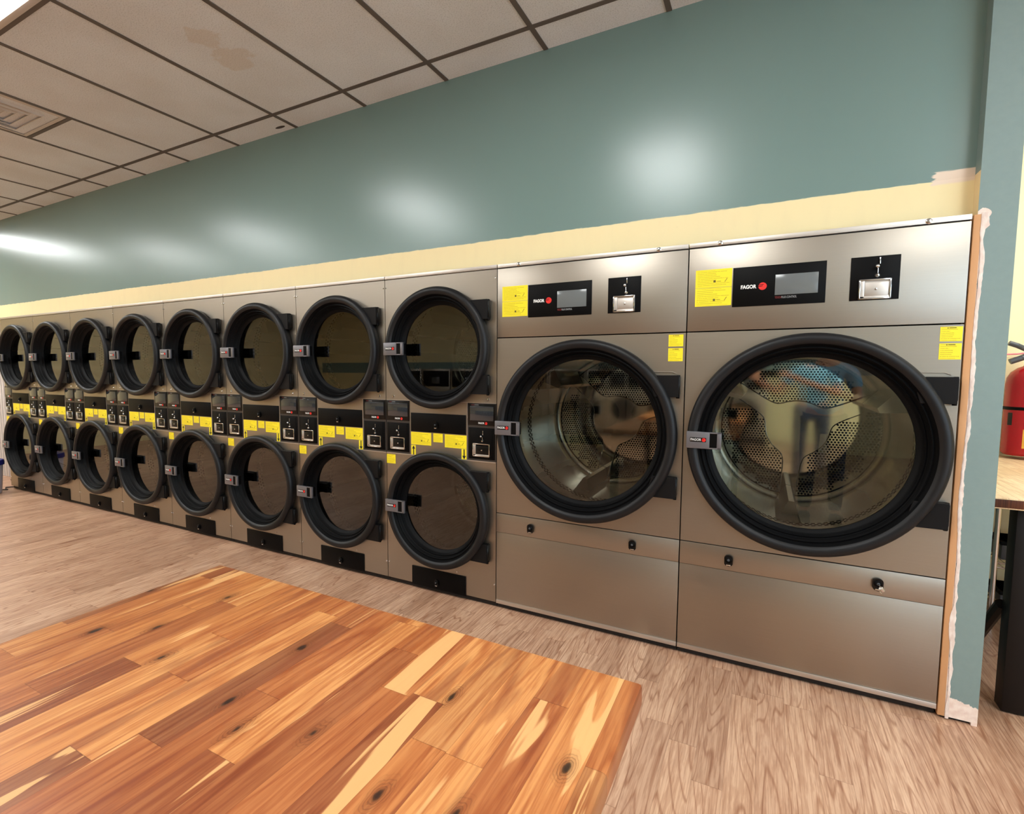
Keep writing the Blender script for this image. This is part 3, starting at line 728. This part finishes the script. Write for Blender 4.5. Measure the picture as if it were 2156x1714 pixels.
b.tube([(-.015, -.01, .585), (-.07, -.02, .615), (-.105, -.02, .63)], .014, 'greyplastic', 10); b.tube([(-.01, -.01, .565), (-.05, -.02, .545), (-.095, -.02, .525)], .016, 'greyplastic', 10); b.build('valve_handle', r)
b = EB(); b.tube([(.0, -.012, .578), (-.07, -.03, .568), (-.115, -.03, .566)], .0045, 'pink', 8); b.tube([(-.03, -.02, .555), (-.125, -.03, .548)], .0015, 'chrome', 6); b.build('pull_tag', r)

# ------------------------------------------------------------------ wire shelving under the work table
r = thing('wire_shelf', 'chrome wire shelf with dark items standing under the pale table', 'shelf', (2.9, 1.3, 0))
def SB(): return MB(2.9, 1.3, 0)
for px in (2.42, 3.36):
    for py in (1.07, 1.33): b = SB(); b.cyl((px, py, 0), (px, py, .80), .012, 'chrome', 10); b.build('post', r)
for z in (.12, .36, .70):
    b = SB()
    for py in (1.07, 1.33): b.cyl((2.42, py, z), (3.36, py, z), .004, 'chrome', 8); b.cyl((2.42, py, z-.025), (3.36, py, z-.025), .004, 'chrome', 8)
    for k in range(28): xx = 2.43+k*.0337; b.cyl((xx, 1.07, z), (xx, 1.33, z), .0018, 'chrome', 6)
    for k in range(16): xx = 2.43+k*.058; b.cyl((xx, 1.068, z), (xx+.029, 1.068, z-.025), .002, 'chrome', 6)
    b.build('shelf_grid', r)
for z0, z1, xx in ((.37, .47, 2.45), (.13, .20, 2.46)):
    b = MB(xx+.2, 1.3, 0); b.box(xx, xx+.4, 1.10, 1.30, z0, z1, 'greyplastic', .01); b.box(xx-.004, xx+.404, 1.096, 1.304, z1-.02, z1, 'black', .004)
    o = b.build('storage_bin'); o.location = (xx+.2, 1.3, 0)
    tag(o, 'dark grey bin on the wire shelf, %s' % ('middle tier' if z0 > .3 else 'bottom tier'), 'bin')

# ------------------------------------------------------------------ left end: bucket, cords
bx, by = -6.15, -.26
r = thing('bucket', 'white plastic bucket with a dark blue lid at the left edge of the photo', 'bucket', (bx, by, 0))
b = MB(); b.lathe(0, 0, [(.0001, .002), (.125, .002), (.13, .012), (.150, .30), (.152, .33)], 'bucket', 40, axis='z'); b.build('pail', r)
b = MB(); b.lathe(0, 0, [(.153, .318), (.163, .32), (.165, .345), (.160, .372), (.15, .376), (.13, .366), (.0001, .366)], 'bluelid', 40, axis='z'); b.build('lid', r)
b = MB(); b.tube([(.155, 0, .30), (.11, -.13, .22), (0, -.166, .19), (-.11, -.13, .22), (-.155, 0, .30)], .003, 'chrome', 6); b.build('handle', r)
b = MB(); pts = [(-6.35, .12, .006), (-6.31, .06, .006), (-6.36, -.02, .006), (-6.28, -.05, .006), (-6.2, -.06, .006), (-6.3, -.12, .006), (-6.4, -.1, .006)]
b.tube(pts, .006, 'cord', 8); tag(b.build('power_cord'), 'dark cord lying on the floor beside the last dryer pair', 'cord')
b = MB(); b.tube([(-6.85, .2, .006), (-6.6, .13, .006), (-6.45, .18, .006), (-6.3, .14, .006)], .007, 'cord', 8); tag(b.build('power_cord'), 'dark cord lying in front of the white ribbed door', 'cord')

# ------------------------------------------------------------------ ceiling lights and vent
LX = [-6.153, -4.324, -1.886, .552, 2.990]
def make_light(x, y, label):
    r = thing('ceiling_light', label, 'ceiling light', (x, y, CZ), group='recessed ceiling lights')
    w, l = .292, .597
    b = MB(); 
    for a in ((-w, w, -l, -l+.03), (-w, w, l-.03, l), (-w, -w+.03, -l, l), (w-.03, w, -l, l)): b.box(a[0], a[1], a[2], a[3], -.012, .005, 'ventmetal', .002)
    b.build('frame', r)
    b = MB(); b.box(-w+.03, w-.03, -l+.03, l-.03, -.008, .002, 'lamp'); b.build('diffuser', r)
    return r
L0 = make_light(LX[2], -1.970, 'bright recessed ceiling light at the top left corner of the photo')
k = 0
for y in (-1.970, -4.408):
    for x in LX:
        if (x, y) == (LX[2], -1.970) or (y < -3 and x > -4): continue
        copy_tree(L0, (x, y, CZ), 'recessed ceiling light outside the frame, seen only as glow on the teal wall' if y > -3 else 'recessed ceiling light over the left end of the washers behind the camera')
copy_tree(L0, (-7.372, -.75, CZ), 'recessed ceiling light over the white ribbed door, outside the left edge')
copy_tree(L0, (3.45, .62, CZ), 'recessed ceiling light in the room beyond the teal end wall')
vx, vy = tx-5.5*.6096, ty-1.5*.6096
r = thing('ceiling_vent', 'square louvred air vent in the ceiling at the left edge', 'vent', (vx, vy, CZ))
b = MB(); h = .292; b.box(-h, h, -h, h, .03, .035, 'dark'); b.build('backing', r)
for q in range(5):
    a0, a1 = h-.004-q*.052, h-.050-q*.052; z0, z1 = -.002-.004*q, .022-.006*q
    if q == 0: z1 = -.004; a1 = h-.03
    vs = []
    for rr, z in ((a0, z0), (a1, z1)): vs += [(-rr, -rr, z), (rr, -rr, z), (rr, rr, z), (-rr, rr, z)]
    b = MB(); 
    if q: vs = [(x, y, z if i < 4 else z) for i, (x, y, z) in enumerate(vs)]; vs = [(x*1.0, y*1.0, (.016 if i < 4 else -.014)) for i, (x, y, z) in enumerate(vs)][0:8]
    if q: vs = [(x*(.90 if i < 4 else 1.0+.0), y*(.90 if i < 4 else 1.0), z) for i, (x, y, z) in enumerate(vs)]
    b.add(vs, [(i, (i+1) % 4, (i+1) % 4+4, i+4) for i in range(4)], 'ventmetal')
    o = b.build('louvre', r, smooth=False); md = o.modifiers.new('t', 'SOLIDIFY'); md.thickness = .002

# ------------------------------------------------------------------ washers on the opposite side (seen in the door glass)
def make_washer(label):
    r = thing('washing_machine', label, 'washing machine', (0, 0, 0), group='washers along the opposite wall')
    b = MB(); b.box(-.36, .36, .0, .9, .0, .14, 'black', .004); b.build('plinth', r)
    b = MB(); b.box(-.36, .36, -.01, .9, .14, 1.40, 'steel', .006); b.build('body', r)
    b = MB(); b.lathe(0, .60, ring_profile(.16), 'rubber', 48); b.lathe(0, .60, [(.215, -.05), (.18, -.03), (.16, -.02)], 'rubber2', 48); d = b.build('door', r)
    b = MB(); b.lathe(0, .60, [(.0001, -.03), (.10, -.028), (.162, -.02)], 'blackg', 48); b.build('door_window', d)
    b = MB(); b.box(-.33, .33, -.016, -.008, 1.02, 1.36, 'black', .003); c = b.build('control_panel', r)
    b = MB(); b.box(-.10, .10, -.019, -.012, 1.08, 1.22, 'screen', .002); b.build('screen', c)
    return r
w0 = make_washer('washer on the opposite side, right end of the row behind the camera')
w0.rotation_euler = (0, 0, PI); w0.location = (1.0, -6.78, 0)
for k in range(1, 10): copy_tree(w0, (1.0-.74*k, -6.78, 0), 'washer behind the camera, number %s from the right end of its row' % ['', 'two', 'three', 'four', 'five', 'six', 'seven', 'eight', 'nine', 'ten'][k])

# ------------------------------------------------------------------ the person taking the picture, mirrored in the big dryer's polished drum
MAT['skin'] = simple('skin', (205, 150, 122), .5); MAT['shirt'] = simple('light_blue_cotton', (132, 192, 222), .8)
MAT['jeans'] = simple('dark_blue_denim', (34, 46, 72), .85); MAT['hair'] = simple('dark_brown_hair', (40, 26, 18), .6); MAT['shoe'] = simple('black_shoe', (20, 20, 22), .6)
def skinned(name, verts, edges, radii, mat, parent, root=0, sub=2):
    me = bpy.data.meshes.new(name); me.from_pydata(verts, edges, []); o = bpy.data.objects.new(name, me); COL.objects.link(o)
    md = o.modifiers.new('skin', 'SKIN'); sv = me.skin_vertices[0].data if me.skin_vertices else None
    if sv is None:
        bm = bmesh.new(); bm.from_mesh(me); bm.verts.layers.skin.verify(); bm.to_mesh(me); bm.free(); sv = me.skin_vertices[0].data
    for q, r in zip(sv, radii): q.radius = r if isinstance(r, tuple) else (r, r)
    for i, q in enumerate(sv): q.use_root = (i == root)
    md.use_smooth_shade = True
    m2 = o.modifiers.new('sub', 'SUBSURF'); m2.levels = sub; m2.render_levels = sub
    me.materials.append(MAT[mat]); o.parent = parent; return o
px_, py_ = 1.80, -2.98
man = thing('person', 'person in a light blue shirt holding up a phone, mirrored in the right big dryer', 'person', (px_, py_, 0))
# x right, y forward (towards the machines); phone held in front at the viewpoint
hip = .93; sh = 1.38
V = [(0,0,hip), (0,0,1.10), (0,.01,1.25), (0,.0,sh+.02), (0,.01,1.48), (0,.03,1.56),
     (.10,0,hip-.03), (.11,.01,.50), (.12,-.02,.09), (.12,.10,.035),
     (-.10,0,hip-.03), (-.11,.01,.50), (-.12,-.02,.09), (-.12,.10,.035),
     (.19,0,sh-.02), (.24,.08,1.12), (-.14,.22,1.27), (-.28,.26,1.335),
     (-.19,0,sh-.02), (-.36,.02,1.14), (-.55,.20,1.28), (-.61,.26,1.335)]
Eg = [(0,1),(1,2),(2,3),(3,4),(4,5),(0,6),(6,7),(7,8),(8,9),(0,10),(10,11),(11,12),(12,13),(3,14),(14,15),(15,16),(16,17),(3,18),(18,19),(19,20),(20,21)]
Rr = [(.145,.10), (.125,.09), (.14,.10), (.10,.08), .052, .05, .085, .055, .038, .03, .085, .055, .038, .03, .052, .040, .027, .026, .052, .040, .027, .026]
body = skinned('body', V, Eg, Rr, 'skin', man)
iT = [0,1,2,3,14,15,18,19]
VT = [V[i] for i in iT]; VT[5] = tuple(V[14][k]*.35+V[15][k]*.65 for k in range(3)); VT[7] = tuple(V[18][k]*.35+V[19][k]*.65 for k in range(3))
skinned('shirt', VT, [(0,1),(1,2),(2,3),(3,4),(4,5),(3,6),(6,7)], [(.165,.12), (.145,.108), (.16,.118), (.115,.092), .068, .06, .068, .06], 'shirt', man)
iJ = [0,6,7,8,10,11,12]
skinned('trousers', [(0,0,hip+.02)]+[V[i] for i in iJ[1:]], [(0,1),(1,2),(2,3),(0,4),(4,5),(5,6)], [(.150,.108), .098, .070, .058, .098, .070, .058], 'jeans', man)
for sx in (.12, -.12):
    b = MB(); b.ball((sx, .05, .045), (.048, .13, .044), 'shoe', 20); b.box(sx-.045, sx+.045, -.07, .17, 0, .02, 'shoe', .008); b.build('shoe', man)
# head with a face
b = MB(); hx, hy, hz = -.02, .045, 1.655
b.ball((hx, hy, hz), (.076, .095, .115), 'skin', 32); b.ball((hx, hy+.035, hz-.062), (.052, .055, .052), 'skin', 20)
b.ball((hx, hy+.100, hz-.018), (.012, .018, .024), 'skin', 12)
for sx in (-1, 1):
    b.ball((hx+sx*.078, hy-.002, hz-.01), (.010, .020, .030), 'skin', 12); b.ball((hx+sx*.030, hy+.083, hz+.012), (.013, .010, .008), 'white', 12)
    b.ball((hx+sx*.030, hy+.091, hz+.012), (.006, .004, .006), 'ink', 10); b.box(hx+sx*.030-.017, hx+sx*.030+.017, hy+.086, hy+.096, hz+.028, hz+.034, 'hair', .002)
b.ball((hx, hy+.088, hz-.058), (.024, .008, .007), 'pink', 14); b.build('head', man)
b = MB(); b.ball((hx, hy-.018, hz+.030), (.086, .095, .106), 'hair', 32); b.ball((hx, hy-.055, hz-.03), (.075, .055, .09), 'hair', 24); b.build('hair', man)
# hands gripping the phone: palm, four fingers and a thumb each
for sx, w in ((1, V[17]), (-1, V[21])):
    x0, y0, z0 = w; b = MB(); b.ball((x0-.012*sx, y0+.035, z0+.008), (.030, .045, .040), 'skin', 18)
    for k in range(4):
        l = (.052, .060, .056, .044)[k]; zz = z0+.034-.019*k
        b.tube([(x0-.005*sx, y0+.06, zz), (x0-.030*sx, y0+.088, zz), (x0-.030*sx-l*.45*sx, y0+.090, zz-.002), (x0-.030*sx-l*.75*sx, y0+.082, zz-.004)], .0085, 'skin', 10)
    b.tube([(x0-.01*sx, y0+.015, z0+.012), (x0-.034*sx, y0+.030, z0+.030), (x0-.050*sx, y0+.052, z0+.030)], .010, 'skin', 10); b.build('hand', man)
b = MB(); b.box(-.082, .082, -.004, .004, -.039, .039, 'blackg', .003); b.cyl((.055, .003, .018), (.055, .006, .018), .009, 'black', 16)
ph = b.build('phone'); ph.location = (px_-.445, py_+.337, 1.345); tag(ph, 'black phone held up in both hands by the person in the blue shirt', 'phone')
